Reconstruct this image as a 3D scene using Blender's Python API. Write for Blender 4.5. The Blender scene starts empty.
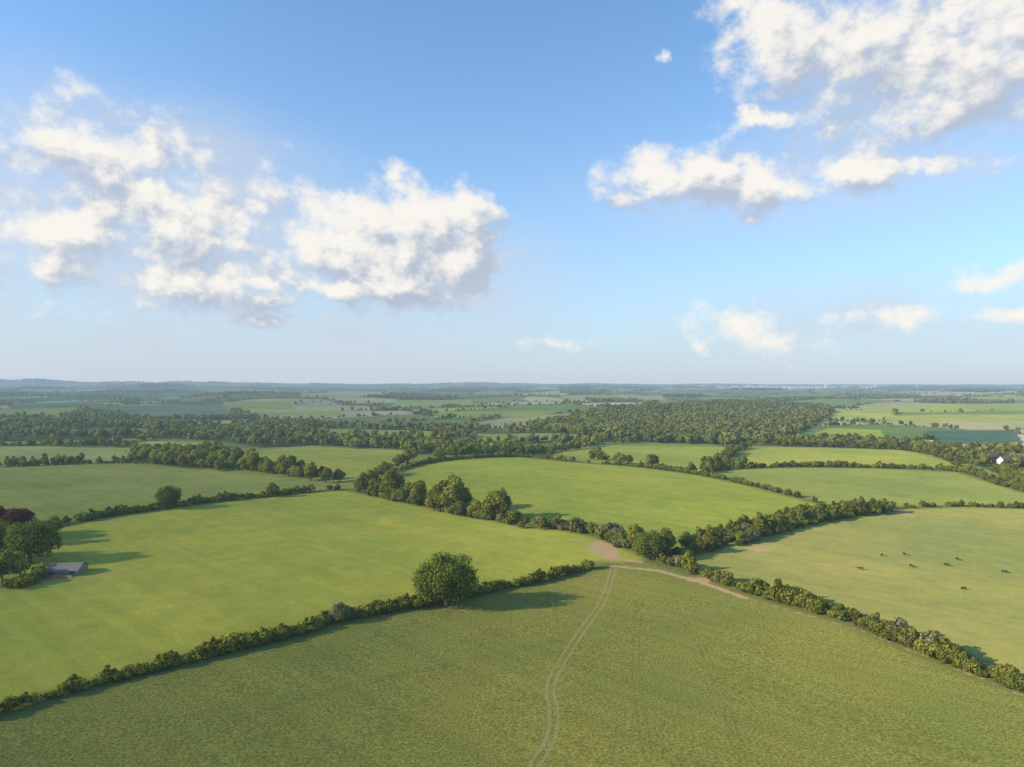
import bpy, math, random
import numpy as np
from mathutils import Vector
rng = np.random.default_rng(11)
random.seed(5)
CAM_H = 60.0
FOC = 682.7
sc = bpy.context.scene

# ------------------------------------------------------------------ terrain
BUMPS = [(50,410,130,90,5.0),(-230,330,120,70,3.0),(-120,520,140,80,4.0),(260,230,110,80,-2.5),
         (30,690,260,70,-4.0),(340,1500,380,330,22.0),(420,480,160,90,4.0),(-60,180,80,60,1.2),
         (60,140,60,50,-1.0),(-700,1300,500,260,-8.0),(-900,2400,700,300,18.0),(800,2500,700,350,6.0),
         (-4200,9500,2600,900,72.0),(-7500,9800,1600,1200,92.0),(-1200,11500,2600,900,66.0),(-5300,11800,700,700,28),
         (2500,14500,5000,1400,50.0),(-2400,5200,1500,500,38.0),(1600,4200,1600,420,12.0),(-2300,3500,900,350,24.0),(300,6500,1500,500,26.0)]
rs = np.random.default_rng(3)
WAV = [(rs.uniform(0,2*np.pi), L, rs.uniform(0,6.28)) for L in (420,560,800,1100,1500,2100,2900)]
def hgt(x, y):
    x = np.asarray(x, float); y = np.asarray(y, float)
    z = np.zeros(np.broadcast(x, y).shape)
    for cx, cy, sx, sy, a in BUMPS:
        z = z + a*np.exp(-((x-cx)/sx)**2-((y-cy)/sy)**2)
    r = np.hypot(x, y)
    ramp = np.clip((r-650)/2200, 0, 1)
    w = 0
    for th, L, ph in WAV:
        w = w + math.sqrt(L/1500)*np.sin((x*math.cos(th)+y*math.sin(th))*2*np.pi/L+ph)
    z = z + ramp*w*4.6
    z = z + 0.25*np.sin(x/17+1.3*np.sin(y/29))*np.cos(y/23+x/61)
    return z
TT = np.geomspace(25, 60000, 9000)
def P(a, b):
    """ground point seen from the camera through an image pixel, projected onto the terrain"""
    sx = (a-512)/FOC; s = (b-383.5)/FOC  # image pixel column and row to ray slopes from the camera
    x = sx*TT; z = CAM_H - s*TT
    d = z-hgt(x, TT)
    i = int(np.argmax(d < 0))
    if i == 0: i = len(TT)-1
    t0, t1 = TT[i-1], TT[i]; f = d[i-1]/(d[i-1]-d[i]+1e-9)
    t = t0+(t1-t0)*f
    return (sx*t, t)
def PP(l): return np.array([P(*q) for q in l])

def inpoly(x, y, poly):
    c = np.zeros(x.shape, bool); n = len(poly)
    for i in range(n):
        x1, y1 = poly[i]; x2, y2 = poly[(i+1) % n]
        if y1 == y2: continue
        c ^= ((y1 > y) != (y2 > y)) & (x < (x2-x1)*(y-y1)/(y2-y1)+x1)
    return c
def dist_line(x, y, pl, signed=False):
    best = np.full(x.shape, 1e9); sg = np.ones(x.shape)
    for (x1, y1), (x2, y2) in zip(pl[:-1], pl[1:]):
        dx, dy = x2-x1, y2-y1; L = dx*dx+dy*dy+1e-9
        t = np.clip(((x-x1)*dx+(y-y1)*dy)/L, 0, 1)
        ex, ey = x-(x1+t*dx), y-(y1+t*dy)
        d = np.hypot(ex, ey); m = d < best
        best[m] = d[m]
        if signed: sg[m] = np.sign(dx*ey-dy*ex)[m]
    return best*sg if signed else best
def smooth_line(pl, k=8):
    pl = np.array(pl); out = []
    n = len(pl)
    for i in range(n-1):
        p0 = pl[max(i-1, 0)]; p1 = pl[i]; p2 = pl[i+1]; p3 = pl[min(i+2, n-1)]
        for j in range(k):
            t = j/k
            out.append(0.5*((2*p1)+(-p0+p2)*t+(2*p0-5*p1+4*p2-p3)*t*t+(-p0+3*p1-3*p2+p3)*t**3))
    out.append(pl[-1]); return np.array(out)

# ------------------------------------------------------------------ layout
L1 = PP([(-160,758),(0,714),(90,687),(200,659),(300,634),(340,620),(430,604),(500,589),(560,576),(606,564)])
R1 = PP([(652,560),(700,575),(760,595),(850,622),(930,655),(1024,690),(1300,800)])
L2 = PP([(-60,548),(45,528),(110,516),(168,508),(240,499),(330,490),(352,490)])
T1 = PP([(350,490),(390,498),(450,511),(500,520),(530,527)])
T1b = PP([(530,527),(565,529),(600,536),(630,548),(655,557)])
T2 = PP([(664,556),(700,549),(760,532),(830,516),(897,509)])
FT = PP([(897,508),(960,506),(1024,508),(1300,511)])
EG = PP([(585,463),(640,467),(700,475),(760,488),(818,503)])
ET = PP([(385,476),(440,461),(520,457),(585,463)])
GT = PP([(700,473),(735,469),(800,467),(880,468),(960,472),(1024,492),(1200,520)])
FLD = {
 'A': ([(-160,758),(0,714),(90,687),(200,659),(300,634),(340,620),(430,604),(500,589),(560,576),(606,564),(650,560),(700,577),(760,597),(850,624),(930,657),(1024,692),(1300,802),(1500,4000),(-500,4000)], (0.225,0.210,0.044)),
 'B': ([(-160,758),(0,714),(90,687),(200,659),(300,634),(340,620),(430,604),(500,589),(560,576),(606,564),(650,560),(630,548),(600,536),(565,529),(530,527),(450,511),(390,498),(350,490),(240,499),(168,508),(110,516),(45,528),(-60,548),(-500,640)], (0.350,0.335,0.052)),
 'C': ([(-400,560),(-60,548),(45,528),(110,516),(168,508),(240,499),(330,490),(350,488),(300,480),(240,473),(190,469),(120,464),(0,468),(-400,490)], (0.270,0.270,0.062)),
 'D': ([(225,466),(262,450),(310,446),(400,450),(412,458),(388,474),(350,482),(300,476)], (0.32,0.32,0.06)),
 'E': ([(350,490),(390,498),(450,511),(500,520),(530,527),(565,529),(600,536),(630,548),(660,556),(700,549),(760,532),(830,516),(818,503),(760,488),(700,475),(640,467),(585,463),(520,457),(440,461),(385,476)], (0.280,0.298,0.048)),
 'F': ([(650,560),(700,575),(760,595),(850,622),(930,655),(1024,690),(1300,800),(1700,560),(1300,511),(1024,508),(960,506),(897,508),(830,516),(760,532),(700,549)], (0.290,0.272,0.074)),
 'G': ([(700,475),(760,488),(818,503),(897,508),(1024,508),(1300,511),(1200,508),(1024,492),(960,472),(880,468),(800,467),(735,469)], (0.245,0.265,0.062)),
 'H': ([(715,468),(733,453),(760,447),(900,450),(950,462),(960,471),(880,467),(800,466),(735,468)], (0.31,0.31,0.06)),
 'I': ([(545,453),(600,445),(730,447),(722,462),(702,472),(640,465),(590,460)], (0.28,0.30,0.058)),
 'J': ([(798,439),(830,428),(880,430),(886,438),(850,441)], (0.27,0.31,0.05)),
 'K': ([(-300,448),(0,446),(125,448),(130,462),(0,467),(-300,474)], (0.35,0.34,0.10)),
 'K2': ([(125,447),(150,441),(222,442),(215,452),(180,456),(130,459)], (0.40,0.37,0.09)),
 'L': ([(926,430),(1015,430),(1024,444),(938,445)], (0.08,0.13,0.08)),
 'M': ([(118,406),(222,404),(236,419),(128,420)], (0.17,0.20,0.11)),
 'N': ([(222,402),(290,402),(296,410),(228,409)], (0.24,0.29,0.05)),
 'O': ([(858,408),(960,404),(975,410),(866,413)], (0.31,0.33,0.055)),
 'O2': ([(960,404),(1040,402),(1060,411),(975,410)], (0.25,0.29,0.07)),
 'O3': ([(880,416),(1050,413),(1060,420),(890,422)], (0.31,0.31,0.08)),
 'Q': ([(395,400),(470,399),(480,405),(390,407)], (0.26,0.29,0.07)),
 'Q2': ([(250,412),(340,411),(350,416),(250,417)], (0.27,0.29,0.07)),
 'Q3': ([(440,412),(560,411),(540,417),(430,418)], (0.23,0.27,0.06)),
 'S1': ([(10,402),(100,401),(106,407),(10,409)], (0.16,0.20,0.07)),
 'S2': ([(300,393),(380,393),(390,397),(300,397)], (0.31,0.31,0.13)),
 'S3': ([(560,396),(660,396),(665,400),(560,400)], (0.29,0.30,0.11)),
 'V1': ([(40,430),(140,428),(165,432),(60,435)], (0.20,0.23,0.08)),
 'V2': ([(318,429),(430,431),(446,437),(330,437)], (0.26,0.28,0.06)),
 'V3': ([(470,434),(560,433),(600,437),(585,441),(480,441)], (0.24,0.27,0.055)),
 'V4': ([(190,427),(270,426),(300,431),(200,432)], (0.16,0.20,0.06)),
 'V5': ([(-200,431),(-20,430),(0,435),(-200,437)], (0.19,0.23,0.06)),
}
FLD = {k: (PP(p), np.array(c)) for k, (p, c) in FLD.items()}
WOODS = [
 [(-300,426),(60,424),(110,422),(150,424),(300,422),(330,426),(420,429),(560,429),(640,440),(600,444),(545,450),(460,455),(415,455),(400,449),(310,445),(262,448),(222,441),(150,438),(60,441),(-300,443)],
 [(520,427),(570,418),(600,410),(660,406),(700,405),(800,406),(834,412),(812,425),(790,437),(740,445),(640,443),(600,438),(560,432)],
 [(745,445),(800,440),(890,441),(935,447),(1040,452),(1060,488),(1000,474),(955,460),(900,449),(760,446)],
 [(130,461),(150,452),(225,456),(240,468),(190,469)],
]
WOODS = [PP(w) for w in WOODS]
TRK = smooth_line(PP([(614,566),(604,598),(588,622),(572,645),(556,672),(550,690),(554,715),(549,742),(532,770),(500,830)]))
TRK2 = [smooth_line(PP(l)) for l in ([(640,600),(636,670),(650,768),(655,820)], [(668,600),(706,655),(745,767),(760,810)], [(90,790),(300,700),(560,640)])]
DIRTL = [(PP([(614,566),(660,571),(700,582),(745,598)]), 1.4, 0.9), (PP([(745,598),(800,613),(860,630),(940,662),(1024,696)]), 0.8, 0.52),
         (PP([(-60,584),(0,581),(60,578),(104,575)]), 1.3, 0.8), (PP([(600,556),(640,562)]), 2.2, 0.7)]
DIRTS = [((603,548),6,12,1.05),((612,557),4,6,0.8),((758,549),5,6,0.85),((905,514),4,9,0.7),((540,514),4,5,0.5),((727,551),3,5,0.6),((215,541),3,3,0.42),((700,580),5,4,0.85),((345,572),3,2,.4),((104,575),3,3,.6)]
DIRTS = [(P(*c), a, b, s) for c, a, b, s in DIRTS]

# far patchwork cells
ND = 4096
h1 = rng.random(ND); h2 = rng.random(ND); h3 = rng.random(ND)
def cells(x, y):
    wx = x+70*np.sin(y/410+1)+60*np.sin(x/700); wy = y+80*np.sin(x/520+2)
    th = 0.42; S = 235.0
    u = (wx*math.cos(th)+wy*math.sin(th))/S/1.25; v = (-wx*math.sin(th)+wy*math.cos(th))/S
    iu = np.floor(u).astype(int); iv = np.floor(v).astype(int)
    d1 = np.full(x.shape, 1e9); d2 = np.full(x.shape, 1e9); cid = np.zeros(x.shape, int)
    for a in (-1, 0, 1):
        for b in (-1, 0, 1):
            ci = iu+a; cj = iv+b; k = (ci*197+cj*719) % ND
            px = ci+0.5+(h1[k]-0.5)*0.8; py = cj+0.5+(h2[k]-0.5)*0.8
            d = np.maximum(abs(u-px), abs(v-py))*0.7+0.3*np.hypot(u-px, v-py)
            m = d < d1
            d2 = np.where(m, d1, np.minimum(d2, d)); d1 = np.where(m, d, d1); cid = np.where(m, k, cid)
    return cid, (d2-d1)*S*0.5
PAL = np.array([(0.21,0.25,0.055),(0.16,0.20,0.05),(0.27,0.29,0.06),(0.12,0.16,0.05),(0.32,0.32,0.08),(0.18,0.20,0.07),(0.34,0.31,0.15),(0.14,0.19,0.055),(0.38,0.33,0.2)])
def wood_cell(cid): return h3[cid] < 0.12

# ------------------------------------------------------------------ helpers
def fast_mesh(name, v, q, smooth=False):
    me = bpy.data.meshes.new(name); v = np.asarray(v, np.float32); q = np.asarray(q, np.int32)
    me.vertices.add(len(v)); me.vertices.foreach_set('co', v.ravel())
    if len(q):
        me.loops.add(q.size); me.loops.foreach_set('vertex_index', q.ravel())
        me.polygons.add(len(q))
        me.polygons.foreach_set('loop_start', np.arange(0, q.size, q.shape[1], dtype=np.int32))
        me.polygons.foreach_set('loop_total', np.full(len(q), q.shape[1], np.int32))
        me.polygons.foreach_set('use_smooth', np.full(len(q), smooth))
    me.update(calc_edges=True)
    return me
def fattr(me, name, val):
    a = me.attributes.new(name, 'FLOAT', 'POINT'); a.data.foreach_set('value', np.asarray(val, np.float32))
def link(o): sc.collection.objects.link(o); return o
def new_mat(name):
    m = bpy.data.materials.new(name); m.use_nodes = True; m.node_tree.nodes.clear(); return m, m.node_tree
class NT:
    def __init__(s, nt): s.nt = nt
    def n(s, t, **k):
        nd = s.nt.nodes.new(t)
        for a, b in k.items(): setattr(nd, a, b)
        return nd
    def put(s, sock, v):
        if isinstance(v, bpy.types.NodeSocket): s.nt.links.new(v, sock)
        elif v is not None: sock.default_value = v
    def m(s, op, a, b=None, c=None, clamp=False):
        nd = s.n('ShaderNodeMath', operation=op, use_clamp=clamp)
        s.put(nd.inputs[0], a); s.put(nd.inputs[1], b); s.put(nd.inputs[2], c); return nd.outputs[0]
    def v(s, op, a, b=None, out=0):
        nd = s.n('ShaderNodeVectorMath', operation=op); s.put(nd.inputs[0], a); s.put(nd.inputs[1], b)
        return nd.outputs['Value'] if op in ('LENGTH', 'DOT_PRODUCT') else nd.outputs[0]
    def noise(s, vec, scale, detail=3, rough=0.5, out=0, dist=0.0):
        nd = s.n('ShaderNodeTexNoise'); s.put(nd.inputs['Vector'], vec); nd.inputs['Scale'].default_value = scale
        nd.inputs['Detail'].default_value = detail; nd.inputs['Roughness'].default_value = rough; nd.inputs['Distortion'].default_value = dist
        return nd.outputs[out]
    def mr(s, x, a, b, c=0.0, d=1.0, smooth=False):
        nd = s.n('ShaderNodeMapRange'); nd.interpolation_type = 'SMOOTHSTEP' if smooth else 'LINEAR'
        s.put(nd.inputs[0], x)
        for i, q in zip((1, 2, 3, 4), (a, b, c, d)): nd.inputs[i].default_value = q
        return nd.outputs[0]
    def mix(s, f, a, b, blend='MIX'):
        nd = s.n('ShaderNodeMix', data_type='RGBA', blend_type=blend)
        s.put(nd.inputs[0], f); s.put(nd.inputs[6], a); s.put(nd.inputs[7], b); return nd.outputs[2]
    def attr(s, name): nd = s.n('ShaderNodeAttribute', attribute_name=name); return nd
    def l(s, a, b): s.nt.links.new(a, b)
    def grey(s, k):
        cb = s.n('ShaderNodeCombineXYZ'); [s.l(k, cb.inputs[i]) for i in range(3)]; return cb.outputs[0]

# painted haze: pale blue emission in all materials, by distance from origin under camera
HZ = bpy.data.node_groups.new('painted_haze', 'ShaderNodeTree')
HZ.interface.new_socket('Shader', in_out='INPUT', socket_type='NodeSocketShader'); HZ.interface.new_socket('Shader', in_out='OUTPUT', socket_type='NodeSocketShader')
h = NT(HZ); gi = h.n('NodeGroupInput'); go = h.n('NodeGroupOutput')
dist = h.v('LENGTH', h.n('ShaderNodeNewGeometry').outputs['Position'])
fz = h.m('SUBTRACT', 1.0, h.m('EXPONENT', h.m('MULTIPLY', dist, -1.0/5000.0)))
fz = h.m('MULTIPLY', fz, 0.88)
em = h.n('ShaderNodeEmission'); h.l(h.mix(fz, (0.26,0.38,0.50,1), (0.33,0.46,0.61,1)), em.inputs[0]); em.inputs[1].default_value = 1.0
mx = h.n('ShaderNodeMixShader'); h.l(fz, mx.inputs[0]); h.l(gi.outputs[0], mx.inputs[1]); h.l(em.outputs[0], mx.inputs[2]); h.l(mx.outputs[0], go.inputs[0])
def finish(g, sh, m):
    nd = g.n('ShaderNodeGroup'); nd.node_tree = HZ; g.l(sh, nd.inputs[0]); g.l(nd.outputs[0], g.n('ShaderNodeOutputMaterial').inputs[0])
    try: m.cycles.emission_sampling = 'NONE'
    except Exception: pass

# ------------------------------------------------------------------ ground
ang = np.concatenate([np.arange(-180, -52, 3.0), np.arange(-52, 52, 0.14), np.arange(52, 180.1, 3.0)])
rad = np.concatenate([[0.05], np.linspace(6, 60, 14)[:-1], np.exp(np.arange(math.log(60), math.log(46000), 0.0078))])
A, R = np.meshgrid(np.radians(ang), rad)
X = (R*np.sin(A)).ravel(); Y = (R*np.cos(A)).ravel(); Z = hgt(X, Y)
na, nr = len(ang), len(rad)
ii = (np.arange(nr-1)[:, None]*na+np.arange(na-1)[None, :]).ravel()
quads = np.stack([ii, ii+1, ii+na+1, ii+na], 1)[:, ::-1]
gme = fast_mesh('ground', np.stack([X, Y, Z], 1), quads, True)
RR = np.hypot(X, Y)
cid, ed = cells(X, Y)
col = PAL[(h1[cid]*0.999*len(PAL)).astype(int)]*(0.85+0.3*h2[cid])[:, None]
wc = wood_cell(cid) & (RR > 700)
col[wc] = (0.07, 0.09, 0.03)
hedged = np.clip((10-ed)/8, 0, 1)*(RR > 700)
Yf = Y > 0
col[(RR < 700)] = (0.23, 0.25, 0.055)
for w in WOODS:
    m = inpoly(X, Y, w) & Yf; col[m] = (0.10, 0.12, 0.038)
for k, (poly, c) in FLD.items():
    m = inpoly(X, Y, poly) & Yf; col[m] = c; hedged[m] *= 0
idx = np.where((RR < 700) & (abs(np.arctan2(X, Y)) < 1.0))[0]
xs, ys = X[idx], Y[idx]
hd = np.full(len(idx), 1e9)
for pl in (L1, R1, L2, T1, T1b, T2, FT, EG, ET, GT): hd = np.minimum(hd, dist_line(xs, ys, pl))
hv = np.zeros(len(X)); hv[idx] = np.exp(-(np.maximum(hd-1.5, 0)/2.6)**2); hv = np.maximum(hv, hedged)
tr = np.full(len(X), 50.0); tr[idx] = np.clip(dist_line(xs, ys, TRK, True), -50, 50)
tr2 = np.full(len(X), 50.0)
q = np.full(len(idx), 50.0)
for pl in TRK2: q = np.minimum(q, dist_line(xs, ys, pl))
tr2[idx] = q
dirt = np.zeros(len(X)); dd = np.zeros(len(idx))
for pl, w, s in DIRTL: dd = np.maximum(dd, s*np.exp(-(dist_line(xs, ys, pl)/w)**2))
for (cx, cy), a, b, s in DIRTS: dd = np.maximum(dd, s*np.exp(-((xs-cx)/a)**2-((ys-cy)/b)**2))
dirt[idx] = dd
A_in = (inpoly(X, Y, FLD['A'][0]) & Yf).astype(float)
ca = gme.attributes.new('fieldcol', 'FLOAT_COLOR', 'POINT')
ca.data.foreach_set('color', np.concatenate([col, np.ones((len(col), 1))], 1).astype(np.float32).ravel())
fattr(gme, 'hedge', hv); fattr(gme, 'trk', tr); fattr(gme, 'trk2', tr2); fattr(gme, 'dirt', dirt); fattr(gme, 'crop', A_in)
ground = link(bpy.data.objects.new('ground', gme))
gm, nt = new_mat('grass_fields'); g = NT(nt)
pos = g.n('ShaderNodeNewGeometry').outputs['Position']
n_big = g.noise(pos, 0.014, 3, 0.6); n_med = g.noise(pos, 0.12, 4, 0.75); n_fine = g.noise(pos, 2.1, 3, 0.8)
rot = g.n('ShaderNodeVectorRotate', rotation_type='Z_AXIS'); g.l(pos, rot.inputs['Vector']); rot.inputs['Angle'].default_value = 0.72
stv = g.v('MULTIPLY', rot.outputs[0], (0.012, 1.0, 1.0)); n_str = g.noise(stv, 0.30, 1, 0.6)
fc = g.attr('fieldcol').outputs['Color']; crop = g.attr('crop').outputs['Fac']
c = g.mix(g.mr(n_big, 0.36, 0.64), g.v('MULTIPLY', fc, (0.86, 0.93, 0.98)), g.v('MULTIPLY', fc, (1.20, 1.10, 1.1)))
c = g.mix(g.mr(n_med, 0.38, 0.64), c, g.v('MULTIPLY', c, (0.80, 0.87, 0.93)))
kk = g.m('MULTIPLY', g.mr(n_fine, 0.25, 0.75, 0.74, 1.26), g.mr(n_str, 0.35, 0.65, 0.95, 1.05))
kcrop = g.m('MULTIPLY', g.mr(n_fine, 0.32, 0.68, 0.60, 1.38), g.mr(n_med, 0.36, 0.64, 0.91, 1.07))
kk = g.m('MULTIPLY', kk, g.m('MULTIPLY_ADD', crop, g.m('SUBTRACT', kcrop, 1.0), 1.0))
c = g.v('MULTIPLY', c, g.grey(kk))
hedge = g.attr('hedge').outputs['Fac']
c = g.mix(g.m('MULTIPLY', hedge, g.mr(n_fine, 0.3, 0.6, 0.4, 0.95)), c, (0.12, 0.13, 0.042, 1))
t2 = g.attr('trk2').outputs['Fac']
c = g.mix(g.m('MULTIPLY', g.mr(g.m('ABSOLUTE', g.m('SUBTRACT', t2, 0.7)), 0.1, 0.4, 1, 0, True), g.mr(n_med, 0.4, 0.62, 0.0, 0.45)), c, (0.10, 0.10, 0.03, 1))
ta = g.m('ABSOLUTE', g.attr('trk').outputs['Fac'])
tm = g.m('MULTIPLY', g.mr(g.m('ABSOLUTE', g.m('SUBTRACT', ta, 0.75)), 0.08, 0.42, 1, 0, True), g.mr(n_med, 0.35, 0.6, 0.4, 0.85))
c = g.mix(tm, c, (0.32, 0.255, 0.13, 1))
dt = g.attr('dirt').outputs['Fac']
dm = g.mr(g.m('ADD', dt, g.m('MULTIPLY', g.m('SUBTRACT', g.noise(pos, 0.45, 3, 0.7), 0.5), 1.1)), 0.30, 0.68, 0, 1, True)
dm = g.m('MULTIPLY', dm, g.mr(dt, 0.06, 0.22))
c = g.mix(g.m('MULTIPLY', dm, 0.88), c, g.mix(n_med, (0.50, 0.32, 0.18, 1), (0.38, 0.24, 0.13, 1)))
bs = g.n('ShaderNodeBsdfDiffuse'); g.put(bs.inputs['Color'], c); bs.inputs['Roughness'].default_value = 0.7
bp = g.n('ShaderNodeBump'); bp.inputs['Strength'].default_value = 0.4; bp.inputs['Distance'].default_value = 0.18
g.l(n_fine, bp.inputs['Height']); g.l(bp.outputs[0], bs.inputs['Normal'])
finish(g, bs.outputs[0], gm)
gme.materials.append(gm)

# ------------------------------------------------------------------ foliage materials
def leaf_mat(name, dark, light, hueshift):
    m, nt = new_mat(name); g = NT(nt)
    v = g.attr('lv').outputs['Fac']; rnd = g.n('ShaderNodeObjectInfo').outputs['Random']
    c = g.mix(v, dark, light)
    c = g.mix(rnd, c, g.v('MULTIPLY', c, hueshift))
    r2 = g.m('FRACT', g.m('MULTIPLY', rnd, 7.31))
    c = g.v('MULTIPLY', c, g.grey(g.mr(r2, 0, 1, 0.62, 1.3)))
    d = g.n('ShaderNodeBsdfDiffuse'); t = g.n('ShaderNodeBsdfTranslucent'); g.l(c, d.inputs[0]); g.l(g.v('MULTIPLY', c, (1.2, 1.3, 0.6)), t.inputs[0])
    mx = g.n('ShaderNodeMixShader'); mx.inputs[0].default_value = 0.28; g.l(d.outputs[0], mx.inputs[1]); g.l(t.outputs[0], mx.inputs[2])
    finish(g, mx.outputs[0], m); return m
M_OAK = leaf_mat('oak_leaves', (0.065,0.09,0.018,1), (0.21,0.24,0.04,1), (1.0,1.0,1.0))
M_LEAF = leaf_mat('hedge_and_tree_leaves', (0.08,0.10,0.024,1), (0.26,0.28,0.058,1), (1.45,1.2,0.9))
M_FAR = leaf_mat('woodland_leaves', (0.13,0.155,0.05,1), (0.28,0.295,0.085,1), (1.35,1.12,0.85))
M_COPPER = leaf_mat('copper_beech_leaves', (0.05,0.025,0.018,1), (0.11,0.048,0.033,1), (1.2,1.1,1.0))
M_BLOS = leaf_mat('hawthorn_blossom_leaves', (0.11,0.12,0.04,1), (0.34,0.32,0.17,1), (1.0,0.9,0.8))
bark, nt = new_mat('bark'); g = NT(nt)
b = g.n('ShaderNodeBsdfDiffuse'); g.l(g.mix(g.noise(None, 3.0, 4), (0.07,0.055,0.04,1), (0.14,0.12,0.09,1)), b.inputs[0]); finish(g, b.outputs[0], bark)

def unit(n, r):
    v = r.normal(size=(n, 3)); return v/np.linalg.norm(v, axis=1, keepdims=True)
def tube(pts, rads, seg=7):
    V = []; Q = []
    for i, (p, ra) in enumerate(zip(pts, rads)):
        p = np.array(p); d = np.array(pts[min(i+1, len(pts)-1)])-np.array(pts[max(i-1, 0)]); d = d/np.linalg.norm(d)
        a = np.cross(d, [0.3, 1, 0.1]); a /= np.linalg.norm(a); b = np.cross(d, a)
        for k in range(seg):
            t = 2*math.pi*k/seg; V.append(p+ra*(a*math.cos(t)+b*math.sin(t)))
    for i in range(len(pts)-1):
        for k in range(seg):
            Q.append((i*seg+k, i*seg+(k+1) % seg, (i+1)*seg+(k+1) % seg, (i+1)*seg+k))
    return np.array(V), np.array(Q)
def plant(name, Ht, Rad, base, nlobe, nleaf, leaf, seed, mat, trunk=0.3, lobe=(0.3, 0.46), flat=1.0, limbs=6, length=0.0):
    r = np.random.default_rng(seed)
    cz = (Ht+base)/2; hz = (Ht-base)/2
    lc = []
    for i in range(nlobe):
        d = unit(1, r)[0]*(r.random()**0.45)
        lr = Rad*r.uniform(*lobe)
        lc.append((d[0]*(Rad-lr*0.75)+r.uniform(-1, 1)*length/2, d[1]*(Rad-lr*0.75), cz+d[2]*max(hz-lr*0.8, 0.05), lr))
    lc = np.array(lc); lb = r.uniform(0.2, 0.8, nlobe)
    w = lc[:, 3]**2; k = r.choice(nlobe, nleaf, p=w/w.sum())
    d = unit(nleaf, r); d[:, 2] = np.where(d[:, 2] < -0.55, -d[:, 2], d[:, 2])
    lump = 1+0.16*np.sin(d[:, 0]*7+k)*np.sin(d[:, 1]*8+2*k)+0.1*np.sin(d[:, 2]*11+k)
    rr = lc[k, 3]*lump*(1.04-0.42*r.random(nleaf)**2)
    c = lc[k, :3]+d*rr[:, None]*np.array([1, 1, flat])
    c[:, 2] = np.maximum(c[:, 2], base*0.8+0.05)
    nrm = d*1.0+unit(nleaf, r)*0.6; nrm /= np.linalg.norm(nrm, axis=1, keepdims=True)
    t = np.cross(nrm, unit(nleaf, r)); t /= np.linalg.norm(t, axis=1, keepdims=True); b = np.cross(nrm, t)
    s = (leaf*r.uniform(0.55, 1.25, nleaf))[:, None]*0.5
    j = lambda: 1+0.35*(r.random((nleaf, 1))-0.5)
    V = np.stack([c-t*s*j()-b*s*0.5*j(), c+t*s*j()*0.6-b*s*j(), c+t*s*j()+b*s*0.6*j(), c-t*s*0.5*j()+b*s*j()+nrm*s*0.4], 1).reshape(-1, 3)
    Q = np.arange(nleaf*4).reshape(-1, 4)
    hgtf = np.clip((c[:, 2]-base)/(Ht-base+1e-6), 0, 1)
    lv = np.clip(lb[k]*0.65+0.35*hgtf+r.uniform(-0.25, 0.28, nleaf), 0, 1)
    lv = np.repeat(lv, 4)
    nl = len(Q)
    if trunk > 0:
        tp = [(0, 0, -0.4), (0.05*Ht*0.1, 0, Ht*0.18), (0, 0.02*Ht, Ht*0.42), (0.02*Ht, 0, Ht*0.7)]
        tv, tq = tube(tp, [trunk*1.35, trunk, trunk*0.7, trunk*0.25]); parts = [(tv, tq)]
        for i in r.choice(nlobe, min(limbs, nlobe), replace=False):
            z0 = Ht*r.uniform(0.2, 0.45); e = lc[i, :3]
            mid = (e*0.5+np.array([0, 0, z0])*0.5)+np.array([0, 0, -0.03*Ht])
            parts.append(tube([(0, 0, z0), mid, e], [trunk*0.5, trunk*0.33, trunk*0.1], 5))
        for tv, tq in parts:
            Q = np.concatenate([Q, tq+len(V)]); V = np.concatenate([V, tv]); lv = np.concatenate([lv, np.zeros(len(tv))])
    me = fast_mesh(name, V, Q); fattr(me, 'lv', lv)
    me.materials.append(mat); me.materials.append(bark)
    mi = np.zeros(len(Q), np.int32); mi[nl:] = 1; me.polygons.foreach_set('material_index', mi)
    return me
lib = bpy.data.collections.new('foliage_library')
specs = [
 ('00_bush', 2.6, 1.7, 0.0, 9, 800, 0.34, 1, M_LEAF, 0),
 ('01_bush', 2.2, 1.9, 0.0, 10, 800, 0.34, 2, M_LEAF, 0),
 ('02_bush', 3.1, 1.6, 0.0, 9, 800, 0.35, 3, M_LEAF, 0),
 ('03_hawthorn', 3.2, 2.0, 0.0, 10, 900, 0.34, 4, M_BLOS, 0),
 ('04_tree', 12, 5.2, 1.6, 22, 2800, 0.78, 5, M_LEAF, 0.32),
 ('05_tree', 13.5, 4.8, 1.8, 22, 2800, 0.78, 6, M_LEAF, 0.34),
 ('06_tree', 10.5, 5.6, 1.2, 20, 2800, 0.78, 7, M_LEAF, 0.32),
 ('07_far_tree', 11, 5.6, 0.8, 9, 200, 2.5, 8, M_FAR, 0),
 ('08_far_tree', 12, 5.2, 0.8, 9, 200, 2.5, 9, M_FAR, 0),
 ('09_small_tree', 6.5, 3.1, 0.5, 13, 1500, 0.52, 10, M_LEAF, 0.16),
]
protos = []
for s in specs:
    me = plant(*s); o = bpy.data.objects.new('foliage_'+s[0], me); lib.objects.link(o); protos.append(me)

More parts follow.
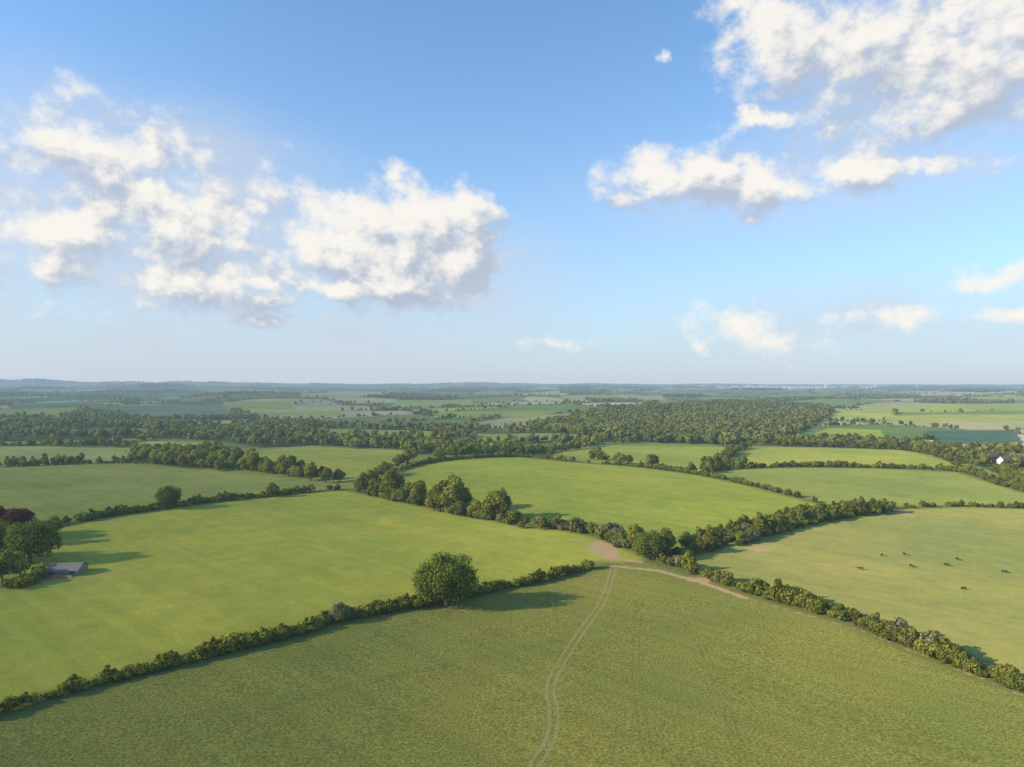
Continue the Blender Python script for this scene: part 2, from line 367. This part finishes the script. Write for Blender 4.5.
def scatter_group():
    ng = bpy.data.node_groups.new('scatter_foliage', 'GeometryNodeTree')
    ng.interface.new_socket('Geometry', in_out='INPUT', socket_type='NodeSocketGeometry')
    ng.interface.new_socket('Geometry', in_out='OUTPUT', socket_type='NodeSocketGeometry')
    N = ng.nodes; gi = N.new('NodeGroupInput'); go = N.new('NodeGroupOutput'); iop = N.new('GeometryNodeInstanceOnPoints')
    ci = N.new('GeometryNodeCollectionInfo'); ci.inputs['Collection'].default_value = lib
    ci.inputs['Separate Children'].default_value = True; ci.inputs['Reset Children'].default_value = True
    def na_(nm, ty):
        a = N.new('GeometryNodeInputNamedAttribute'); a.data_type = ty; a.inputs['Name'].default_value = nm
        return [o for o in a.outputs if o.enabled and o.name == 'Attribute'][0]
    L = ng.links.new
    L(gi.outputs[0], iop.inputs['Points']); L(ci.outputs[0], iop.inputs['Instance']); iop.inputs['Pick Instance'].default_value = True
    L(na_('kind', 'INT'), iop.inputs['Instance Index']); L(na_('rot', 'FLOAT_VECTOR'), iop.inputs['Rotation']); L(na_('scl', 'FLOAT_VECTOR'), iop.inputs['Scale'])
    L(iop.outputs[0], go.inputs[0]); return ng
SG = scatter_group()
def mass(name, x, y, kind, s, sz=None, sink=0.1):
    n = len(x); z = hgt(x, y)-sink
    me = fast_mesh(name, np.stack([x, y, z], 1), np.zeros((0, 4)))
    a = me.attributes.new('kind', 'INT', 'POINT'); a.data.foreach_set('value', np.asarray(kind, np.int32))
    rot = np.zeros((n, 3)); rot[:, 2] = rng.uniform(0, 6.283, n)
    a = me.attributes.new('rot', 'FLOAT_VECTOR', 'POINT'); a.data.foreach_set('vector', rot.astype(np.float32).ravel())
    sz = s if sz is None else sz
    a = me.attributes.new('scl', 'FLOAT_VECTOR', 'POINT'); a.data.foreach_set('vector', np.stack([s, s, sz], 1).astype(np.float32).ravel())
    o = link(bpy.data.objects.new(name, me)); md = o.modifiers.new('scatter', 'NODES'); md.node_group = SG
    return o
def along(pl, spacing, width, rows=1, gap=0.0):
    pl = smooth_line(pl, 6); seg = np.hypot(*(pl[1:]-pl[:-1]).T); cum = np.concatenate([[0], np.cumsum(seg)])
    n = max(int(cum[-1]/spacing), 2)*rows
    t = np.sort(rng.uniform(0, cum[-1], n)*0.35+0.65*np.repeat(np.linspace(0, cum[-1], n//rows), rows))
    i = np.clip(np.searchsorted(cum, t)-1, 0, len(seg)-1); f = (t-cum[i])/seg[i]
    p = pl[i]+(pl[i+1]-pl[i])*f[:, None]; d = (pl[i+1]-pl[i])/seg[i][:, None]
    off = rng.uniform(-0.5, 0.5, n)*width
    x = p[:, 0]-d[:, 1]*off; y = p[:, 1]+d[:, 0]*off
    if gap: m = rng.random(n) > gap; x, y, t = x[m], y[m], t[m]
    return x, y, t/cum[-1]
def hedge(name, pl, spacing, width, kinds, smin, smax, rows=2, gap=0.0, zf=1.0, und=0.12):
    x, y, t = along(pl, spacing, width, rows, gap)
    k = rng.choice(kinds, len(x)); s = (smin+(smax-smin)*rng.random(len(x))**1.4)*(1+und*np.sin(t*23)+0.8*und*np.sin(t*71+1))
    return mass(name, x, y, k, s, s*zf*rng.uniform(0.8, 1.2, len(x)))
hedge('hedgerow', L1, 1.2, 2.0, [0,1,2,0,1], 0.7, 1.3, 2)
hedge('hedgerow', R1, 1.45, 3.4, [0,1,2,0,1,2,3], 0.65, 1.6, 2, und=0.2)
hedge('hedgerow', L2, 1.7, 2.6, [0,1,2,2], 0.85, 1.4, 2)
hedge('hedgerow', FT, 2.2, 2.0, [0,1,2], 0.75, 1.1, 2)
hedge('hedgerow', EG, 2.0, 2.4, [0,1,2], 0.75, 1.3, 2)
hedge('hedgerow', ET, 2.4, 2.6, [0,1,2], 0.85, 1.4, 2)
hedge('hedgerow', GT, 2.4, 3.0, [0,1,2], 0.9, 1.6, 2)
hedge('tree_belt', T1, 4.8, 10, [4,5,6,6,9], 0.68, 1.12, 2)
hedge('hedgerow', T1, 2.6, 9, [0,1,2,3], 1.1, 1.8, 2)
hedge('hedgerow', T1b, 1.8, 9, [0,1,2,3,3,3], 0.9, 1.9, 3)
hedge('tree_belt', T1b, 8, 7, [9], 0.55, 1.0, 1)
hedge('tree_belt', T2, 3.0, 12, [9], 0.5, 1.0, 3)
hedge('hedgerow', T2, 2.2, 14, [0,1,2,0,2,3], 1.0, 1.8, 3)
hedge('tree_belt', PP([(640,556),(655,555),(672,553)]), 4, 8, [4,6,5], 0.55, 0.8, 2)
BELT = PP([(178,467),(225,468),(262,472),(310,478),(350,486)])
hedge('tree_belt', BELT, 5.5, 12, [4,5,6,9], 0.55, 1.0, 2)
hedge('tree_belt', PP([(350,486),(385,476),(412,461)]), 6, 7, [4,6,9], 0.6, 0.9, 1, 0.2)
hedge('tree_belt', PP([(412,461),(470,457),(540,455),(560,458)]), 6.5, 8, [4,5,6,9], 0.6, 0.95, 2, 0.1)
hedge('tree_belt', PP([(560,458),(600,460),(640,467)]), 8, 6, [6,9,4], 0.6, 0.95, 1, 0.2)
hedge('tree_belt', PP([(692,474),(712,470),(728,466),(750,467)]), 4.5, 10, [4,6,9], 0.55, 0.85, 1)
hedge('hedgerow', PP([(700,473),(722,462),(735,452),(755,447)]), 3.4, 5, [2,0,9], 0.9, 1.3, 2)
hedge('hedgerow', PP([(960,471),(950,461),(900,450),(760,446)]), 3.4, 5, [2,0,9], 0.9, 1.3, 2)
hedge('hedgerow', PP([(-250,470),(0,467),(120,463),(180,467)]), 2.6, 4, [2,0,9], 0.8, 1.2, 2)
hedge('hedgerow', PP([(-250,447),(0,446),(125,447),(130,462)]), 3.4, 4, [2,0,9], 0.8, 1.2, 2)
hedge('hedgerow', PP([(130,459),(180,456),(222,446)]), 3.4, 4, [2,0,9], 0.9, 1.2, 2)
hedge('hedgerow', PP([(1000,474),(1024,490),(1060,500)]), 4, 6, [4,9,6], 0.6, 0.9, 2)

VK = [FLD[k][0] for k in ('V1','V2','V3','V4','V5')]
def fill(name, poly, sp, kinds, smin, smax, thr=-0.62):
    x0, y0 = poly.min(0); x1, y1 = poly.max(0); n = int((x1-x0)*(y1-y0)/(sp*sp))
    x = rng.uniform(x0, x1, n); y = rng.uniform(y0, y1, n); m = inpoly(x, y, poly)
    m &= (np.sin(x/47+2*np.sin(y/60))*np.cos(y/55+x/130) > thr) | (rng.random(n) < 0.15)
    for v in VK: m &= ~inpoly(x, y, v)
    x, y = x[m], y[m]; return mass(name, x, y, rng.choice(kinds, len(x)), rng.uniform(smin, smax, len(x)))
fill('woodland', WOODS[0], 9.5, [7,8,7,8,4], 0.5, 0.95, -0.25)
fill('woodland', WOODS[1], 6.6, [7,8], 0.45, 0.9, -2)
fill('woodland', WOODS[2], 9.5, [7,8,6], 0.45, 0.85, -0.5)
fill('woodland', WOODS[3], 6.5, [4,5,6], 0.55, 0.85)
for v in VK: hedge('tree_belt', np.concatenate([v, v[:1]]), 10, 8, [7,8], 0.4, 0.8, 1, 0.1)
n = 450000
a = rng.uniform(-0.8, 0.8, n); r = 420+11600*rng.random(n)**1.5
x = r*np.sin(a); y = r*np.cos(a); cid, ed = cells(x, y)
hed = (ed < 1.7+r*0.0008) & (rng.random(n) < 0.85) & ~((h2[cid]*13 % 1 < 0.25))
wod = wood_cell(cid) & (r > 700) & (rng.random(n) < 0.5)
keep = hed | wod
for poly, _ in FLD.values(): keep &= ~inpoly(x, y, poly)
for w in WOODS: keep &= ~inpoly(x, y, w)
x, y, r, wod = x[keep], y[keep], r[keep], wod[keep]
s = np.where(wod, rng.uniform(0.55, 0.95, len(x)), 0.22+0.55*rng.random(len(x))**1.8)*(1+r/13000)
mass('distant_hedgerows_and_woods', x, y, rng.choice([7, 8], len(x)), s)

# ------------------------------------------------------------------ single trees
def tree(name, px, py, me, s, rz=0.0, sz=None):
    x, y = P(px, py); o = link(bpy.data.objects.new(name, me)); o.location = (x, y, float(hgt(x, y))-0.1)
    o.scale = (s, s, sz or s); o.rotation_euler[2] = rz; return o
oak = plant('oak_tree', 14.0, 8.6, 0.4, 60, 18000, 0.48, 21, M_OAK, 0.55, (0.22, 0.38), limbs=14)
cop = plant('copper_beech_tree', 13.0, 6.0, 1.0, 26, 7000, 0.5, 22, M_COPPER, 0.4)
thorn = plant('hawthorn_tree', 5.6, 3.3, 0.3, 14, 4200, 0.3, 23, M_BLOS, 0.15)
tree('oak_tree', 446, 606, oak, 1.02, 0.5)
tree('hawthorn_tree', 340, 622, thorn, 0.9, 1)
tree('oak_tree', 168, 508, oak, 0.76, 2.0)
tree('tree', 273, 497, protos[6], 0.7, 1.0)
tree('oak_tree', 458, 512, oak, 0.85, 0.7)
tree('oak_tree', 30, 564, oak, 1.05, 3.3)
tree('oak_tree', -14, 562, oak, 1.0, 1.3)
tree('copper_beech_tree', 16, 541, cop, 0.98, 0.3)
tree('copper_beech_tree', -6, 538, cop, 1.0, 2.3)
tree('tree', 2, 580, protos[9], 1.4, 0.3)
tree('tree', 20, 576, protos[9], 1.2, 1.3)
tree('tree', 56, 534, protos[6], 0.7, 0.3)
tree('tree', 42, 545, protos[4], 0.75, 2.3)
tree('tree', -20, 588, protos[4], 0.8, 2.3)
tree('oak_tree', 650, 560, oak, 0.72, 4.0)
tree('tree', 500, 520, protos[5], 0.95, 2)
hedge('garden_shrubs', PP([(0,590),(20,588),(36,582),(44,572)]), 2, 4, [0,1,2,3], 0.8, 1.4, 2)

# ------------------------------------------------------------------ simple surfaces
def plain(name, c1, c2, scale=2.0, rough=0.8):
    m, nt = new_mat(name); g = NT(nt); p = g.n('ShaderNodeBsdfPrincipled')
    tc = g.n('ShaderNodeTexCoord').outputs['Object']
    g.l(g.mix(g.noise(tc, scale, 4), (*c1, 1), (*c2, 1)), p.inputs['Base Color']); p.inputs['Roughness'].default_value = rough
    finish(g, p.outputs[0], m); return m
M_BRICK = plain('brick', (0.30,0.15,0.10), (0.38,0.2,0.13)); M_REND = plain('white_render', (0.7,0.68,0.62), (0.78,0.76,0.7))
M_SLATE = plain('slate', (0.12,0.12,0.13), (0.18,0.17,0.17)); M_TILE = plain('clay_tile', (0.22,0.12,0.09), (0.29,0.17,0.12))
M_SHEET = plain('weathered_roof_sheet', (0.14,0.12,0.105), (0.22,0.19,0.165), 0.8, 0.95)
M_GLASS = plain('window_glass', (0.03,0.04,0.05), (0.05,0.06,0.07), 1, 0.15)
M_WOOD = plain('weathered_wood', (0.16,0.13,0.10), (0.24,0.2,0.15))
def boxm(name, x0, x1, y0, y1, z0, z1, mat, parent=None):
    V = [(x, y, z) for z in (z0, z1) for x, y in ((x0, y0), (x1, y0), (x1, y1), (x0, y1))]
    Q = [(3,2,1,0),(4,5,6,7),(0,1,5,4),(1,2,6,5),(2,3,7,6),(3,0,4,7)]
    me = bpy.data.meshes.new(name); me.from_pydata(V, [], Q); me.materials.append(mat)
    o = link(bpy.data.objects.new(name, me)); o.parent = parent; return o
def house(name, px, py, rz, w, d, h, rh, mw, mr_, chim=True):
    x, y = P(px, py); e = link(bpy.data.objects.new(name, None)); e.location = (x, y, float(hgt(x, y))-0.2); e.rotation_euler[2] = rz
    V = [(-w/2,-d/2,0),(w/2,-d/2,0),(w/2,d/2,0),(-w/2,d/2,0),(-w/2,-d/2,h),(w/2,-d/2,h),(w/2,d/2,h),(-w/2,d/2,h),(-w/2,0,h+rh-0.12),(w/2,0,h+rh-0.12)]
    me = bpy.data.meshes.new('walls'); me.from_pydata(V, [], [(0,1,5,4),(2,3,7,6),(1,2,6,9,5),(3,0,4,8,7)]); me.materials.append(mw)
    o = link(bpy.data.objects.new('walls', me)); o.parent = e
    t = 0.18; ov = 0.4; sl = rh/(d/2); V = []
    for xx in (-w/2-ov, w/2+ov):
        V += [(xx,-d/2-ov,h-ov*sl),(xx,0,h+rh),(xx,d/2+ov,h-ov*sl),(xx,d/2+ov,h-ov*sl+t),(xx,0,h+rh+t),(xx,-d/2-ov,h-ov*sl+t)]
    Q = [(0,1,7,6),(1,2,8,7),(2,3,9,8),(3,4,10,9),(4,5,11,10),(5,0,6,11),(0,5,4,1),(1,4,3,2),(6,7,10,11),(7,8,9,10)]
    me = bpy.data.meshes.new('roof'); me.from_pydata(V, [], Q); me.materials.append(mr_)
    o = link(bpy.data.objects.new('roof', me)); o.parent = e
    k = max(int(w/2.6), 2); rows = (1.0, 3.6) if h > 4 else (1.0,)
    for i in range(k):
        cx = -w/2+w*(i+0.5)/k
        for zr in rows:
            zt = min(zr+1.2, h-0.15) if h < 4 else zr+1.2
            if i == k//2 and zr < 2: boxm('door', cx-0.5, cx+0.5, -d/2-0.04, -d/2+0.05, 0.2, min(2.3, h-0.1), M_WOOD, e); continue
            boxm('window', cx-0.55, cx+0.55, -d/2-0.03, -d/2+0.05, zr, zt, M_GLASS, e)
            boxm('window', cx-0.55, cx+0.55, d/2-0.05, d/2+0.03, zr, zt, M_GLASS, e)
    if chim: boxm('chimney', w/2-1.2, w/2-0.4, -0.4, 0.4, h+rh-0.9, h+rh+1.0, M_BRICK, e)
    return e
house('rendered_cottage', 117, 441, 0.2, 8, 6, 3, 2.2, M_REND, M_SLATE)
house('rendered_cottage', 894, 447, -0.3, 7, 5, 2.4, 2, M_REND, M_SLATE)
house('rendered_house', 1006, 466, 0.2, 9, 6, 4.4, 2.6, M_REND, M_SLATE)
house('brick_house', 1020, 464, -0.2, 10, 7, 4.6, 3, M_BRICK, M_TILE)
house('brick_house', 990, 462, 0.5, 10, 7, 4.6, 3, M_BRICK, M_TILE)
house('low_barn', 62, 574, 0.15, 12, 7.5, 2.1, 1.4, M_WOOD, M_SHEET, False)
boxm('garden_wall', *(lambda p: (p[0]-7, p[0]+7, p[1]-6.2, p[1]-5.9, float(hgt(*p))-0.3, float(hgt(*p))+0.9))(P(62,573)), M_BRICK)

V = []; Q = []
for i in range(150):
    px = rng.normal(790, 38); yy = rng.uniform(7600, 9800); xx = (px-512)/FOC*yy
    w, d, h_ = rng.uniform(25, 80), rng.uniform(15, 40), rng.uniform(12, 30); z = float(hgt(xx, yy))
    if i in (5, 6): h_ = 58; w = 34
    b0 = len(V); V += [(xx+sx*w/2, yy+sy*d/2, z+zz) for zz in (-3, h_) for sx, sy in ((-1,-1),(1,-1),(1,1),(-1,1))]
    V += [(xx-w/2, yy, z+h_+5), (xx+w/2, yy, z+h_+5)]
    Q += [tuple(b0+k for k in f) for f in ((0,1,5,4),(1,2,6,9,5),(2,3,7,6),(3,0,4,8,7),(4,5,9,8),(6,7,8,9))]
me = bpy.data.meshes.new('distant_town'); me.from_pydata(V, [], Q); me.materials.append(M_REND); link(bpy.data.objects.new('distant_town', me))

# ------------------------------------------------------------------ cows
M_COW = plain('cow_hide', (0.012,0.011,0.01), (0.03,0.025,0.022), 1.5, 0.6)
def cow_mesh(graze):
    hd_ = [(1.25,0,1.22,.20),(1.62,0,0.85 if graze else 1.45,.17),(1.85,0,0.42 if graze else 1.55,.15),(2.12,0,0.14 if graze else 1.38,.09)]
    pts = [(0,0,1.12,.36),(-0.62,0,1.16,.33),(-0.92,0,1.22,.20),(0.55,0,1.05,.38),(0.98,0,1.12,.30)]+hd_
    ed = [(0,1),(1,2),(0,3),(3,4),(4,5),(5,6),(6,7),(7,8)]
    for s in (-1, 1):
        b = len(pts); pts += [(-0.68,s*.22,0.82,.19),(-0.56,s*.24,0.62,.12),(-0.80,s*.24,0.42,.07),(-0.74,s*.24,0.06,.065)]
        ed += [(1,b),(b,b+1),(b+1,b+2),(b+2,b+3)]
        b = len(pts); pts += [(0.85,s*.22,0.78,.15),(0.86,s*.22,0.42,.08),(0.84,s*.22,0.06,.065)]; ed += [(4,b),(b,b+1),(b+1,b+2)]
        b = len(pts); z6 = hd_[2][2]; pts += [(1.78,s*.22,z6+.10,.05)]; ed += [(7,b)]
    b = len(pts); pts += [(-1.03,0,1.1,.05),(-1.06,0,0.55,.035)]; ed += [(2,b),(b,b+1)]
    me = bpy.data.meshes.new('cow_skel'); me.from_pydata([p[:3] for p in pts], ed, [])
    o = link(bpy.data.objects.new('cow_tmp', me)); md = o.modifiers.new('s', 'SKIN'); sv = me.skin_vertices[0].data
    for i, p in enumerate(pts): sv[i].radius = (p[3], p[3]); sv[i].use_root = (i == 0)
    sb = o.modifiers.new('u', 'SUBSURF'); sb.levels = 1; sb.render_levels = 1
    dg = bpy.context.evaluated_depsgraph_get(); m2 = bpy.data.meshes.new_from_object(o.evaluated_get(dg))
    bpy.data.objects.remove(o); m2.name = 'cow'; m2.materials.clear(); m2.materials.append(M_COW)
    m2.polygons.foreach_set('use_smooth', [True]*len(m2.polygons)); return m2
cm = [cow_mesh(True), cow_mesh(False)]
for i, (px, py) in enumerate([(882,556),(904,555),(911,567),(946,566),(957,560),(1004,573),(963,590),(861,570)]):
    x, y = P(px, py); o = link(bpy.data.objects.new('cow', cm[i % 3 == 1])); o.location = (x, y, float(hgt(x, y))-0.02); o.rotation_euler[2] = random.uniform(0, 6.28); o.scale = (0.66,)*3

# ------------------------------------------------------------------ sun + sky
EL = math.radians(22.5); az = math.atan2(-0.96, -0.28)
S = Vector((math.sin(az)*math.cos(EL), math.cos(az)*math.cos(EL), math.sin(EL)))
sl = bpy.data.lights.new('sun', 'SUN'); sl.energy = 5.0; sl.angle = math.radians(0.5); sl.color = (1.0, 0.88, 0.64)
so = link(bpy.data.objects.new('sun', sl)); so.rotation_euler = S.to_track_quat('Z', 'Y').to_euler(); so.location = (-200, -60, 150)

w = bpy.data.worlds.new('World'); sc.world = w; w.use_nodes = True; nt = w.node_tree; nt.nodes.clear(); g = NT(nt)
w.cycles.sampling_method = 'MANUAL'; w.cycles.sample_map_resolution = 256
STR = 0.15
sky = g.n('ShaderNodeTexSky', sky_type='NISHITA'); sky.sun_disc = False; sky.sun_elevation = EL; sky.sun_rotation = az % (2*math.pi)
sky.altitude = 100; sky.air_density = 1.0; sky.dust_density = 0.6; sky.ozone_density = 1.0
def ae(px, py): return (math.atan((px-512)/FOC), math.atan((383.5-py)/math.hypot(FOC, px-512)))
CL = [
 (30,130,75,45,.8),(95,165,100,60,1.0),(165,225,125,62,1.15),(60,240,110,60,.9),(230,282,150,30,1.15),
 (395,250,104,64,2.0),(450,236,48,54,1.6),(345,225,56,40,1.3),(360,288,135,20,1.2),
 (790,45,72,46,1.45),(860,55,100,50,1.35),(965,62,130,82,1.3),
 (758,123,42,16,1.15),(650,180,50,24,1.1),(700,172,50,22,1.05),(780,184,110,22,.95),(860,170,75,20,.95),(920,163,48,16,.85),
 (735,325,36,22,.75),(785,338,34,16,.6),(850,322,36,13,.6),(905,316,44,12,.65),(990,278,48,15,.95),(1005,315,35,12,.8),
 (668,52,14,8,.75),(275,318,45,9,.7),(545,345,30,8,.45),(725,12,24,12,.5),(755,215,22,8,.5)]
def ellipses(g, vec, lst):
    cur = None
    for px, py, rx, ry, wt in lst:
        a, e = ae(px, py); k = math.cos(a)
        q = g.v('MULTIPLY', g.v('SUBTRACT', vec, (a, e, 0)), (FOC/rx/k/1.2, FOC/ry/k/1.2, 0))
        f = g.m('MULTIPLY_ADD', g.v('LENGTH', q), -wt, wt)
        cur = f if cur is None else g.m('MAXIMUM', cur, f)
    return cur
dirv = g.v('NORMALIZE', g.n('ShaderNodeTexCoord').outputs['Generated'])
sp = g.n('ShaderNodeSeparateXYZ'); g.l(dirv, sp.inputs[0])
elev = g.m('ARCSINE', sp.outputs[2])
cbv = g.n('ShaderNodeCombineXYZ'); g.l(g.m('ARCTAN2', sp.outputs[0], sp.outputs[1]), cbv.inputs[0]); g.l(elev, cbv.inputs[1]); aev = cbv.outputs[0]
wn = g.v('MULTIPLY', g.v('SUBTRACT', g.noise(dirv, 13, 4, 0.6, out=1), (0.5, 0.5, 0.5)), (0.13, 0.07, 0))
ev = g.v('ADD', aev, wn)
M0 = ellipses(g, ev, CL); M1 = ellipses(g, g.v('ADD', ev, (-0.018, 0.028, 0)), CL[:18])
dz = g.v('MULTIPLY', dirv, (1, 1, 1.3)); dz1 = g.v('MULTIPLY', g.v('ADD', dirv, (-0.011, 0.0, 0.016)), (1, 1, 1.3))
nz0 = g.noise(dz, 16, 8, 0.60); nz1 = g.noise(dz1, 16, 4, 0.60)
d0 = g.m('MULTIPLY_ADD', g.m('SUBTRACT', nz0, 0.5), 2.9, M0)
alpha = g.mr(d0, 0.0, 0.90, 0, 1, True)
ld = g.m('MULTIPLY_ADD', g.m('SUBTRACT', nz0, nz1), 2.6, g.m('SUBTRACT', g.m('MINIMUM', M0, 1.1), g.m('MINIMUM', M1, 1.1)))
lit = g.mr(ld, -0.45, 0.46, 0, 1, True)
ck = 1/STR
cc = g.mix(lit, (0.47*ck, 0.54*ck, 0.66*ck, 1), (0.97*ck, 0.93*ck, 0.86*ck, 1))
VE = [(110,240,300,160,1.0),(420,285,200,80,.75),(950,75,210,140,.9),(790,185,260,70,.5),(860,325,280,60,.6),(200,330,460,60,.75)]
ve = ellipses(g, aev, VE)
va = g.m('MULTIPLY', g.mr(ve, 0.0, 0.6, 0, 1, True), g.mr(g.noise(g.v('MULTIPLY', dirv, (1, 1, 2)), 7, 4, 0.6), 0.3, 0.7, 0.2, 0.88))
base = g.v('MULTIPLY', sky.outputs[0], (0.88, 1.38, 1.74))
hz = g.m('EXPONENT', g.m('MULTIPLY', g.m('MAXIMUM', elev, 0.0), -4.4))
base = g.mix(g.m('MULTIPLY', hz, 0.94), base, (0.57*ck, 0.64*ck, 0.75*ck, 1))
skc = g.mix(va, base, (0.61*ck, 0.67*ck, 0.77*ck, 1))
skc = g.mix(g.m('MULTIPLY', alpha, 0.96), skc, cc)
bg = g.n('ShaderNodeBackground'); g.l(skc, bg.inputs[0]); bg.inputs[1].default_value = STR
g.l(bg.outputs[0], g.n('ShaderNodeOutputWorld').inputs[0])

# ------------------------------------------------------------------ camera
cd = bpy.data.cameras.new('camera'); cd.lens = 24; cd.sensor_width = 36; cd.clip_start = 0.5; cd.clip_end = 120000
co = link(bpy.data.objects.new('camera', cd)); co.location = (0, 0, CAM_H); co.rotation_euler = (math.radians(90), 0, 0)
sc.camera = co
sc.view_settings.view_transform = 'Standard'; sc.view_settings.look = 'None'; sc.view_settings.exposure = 0
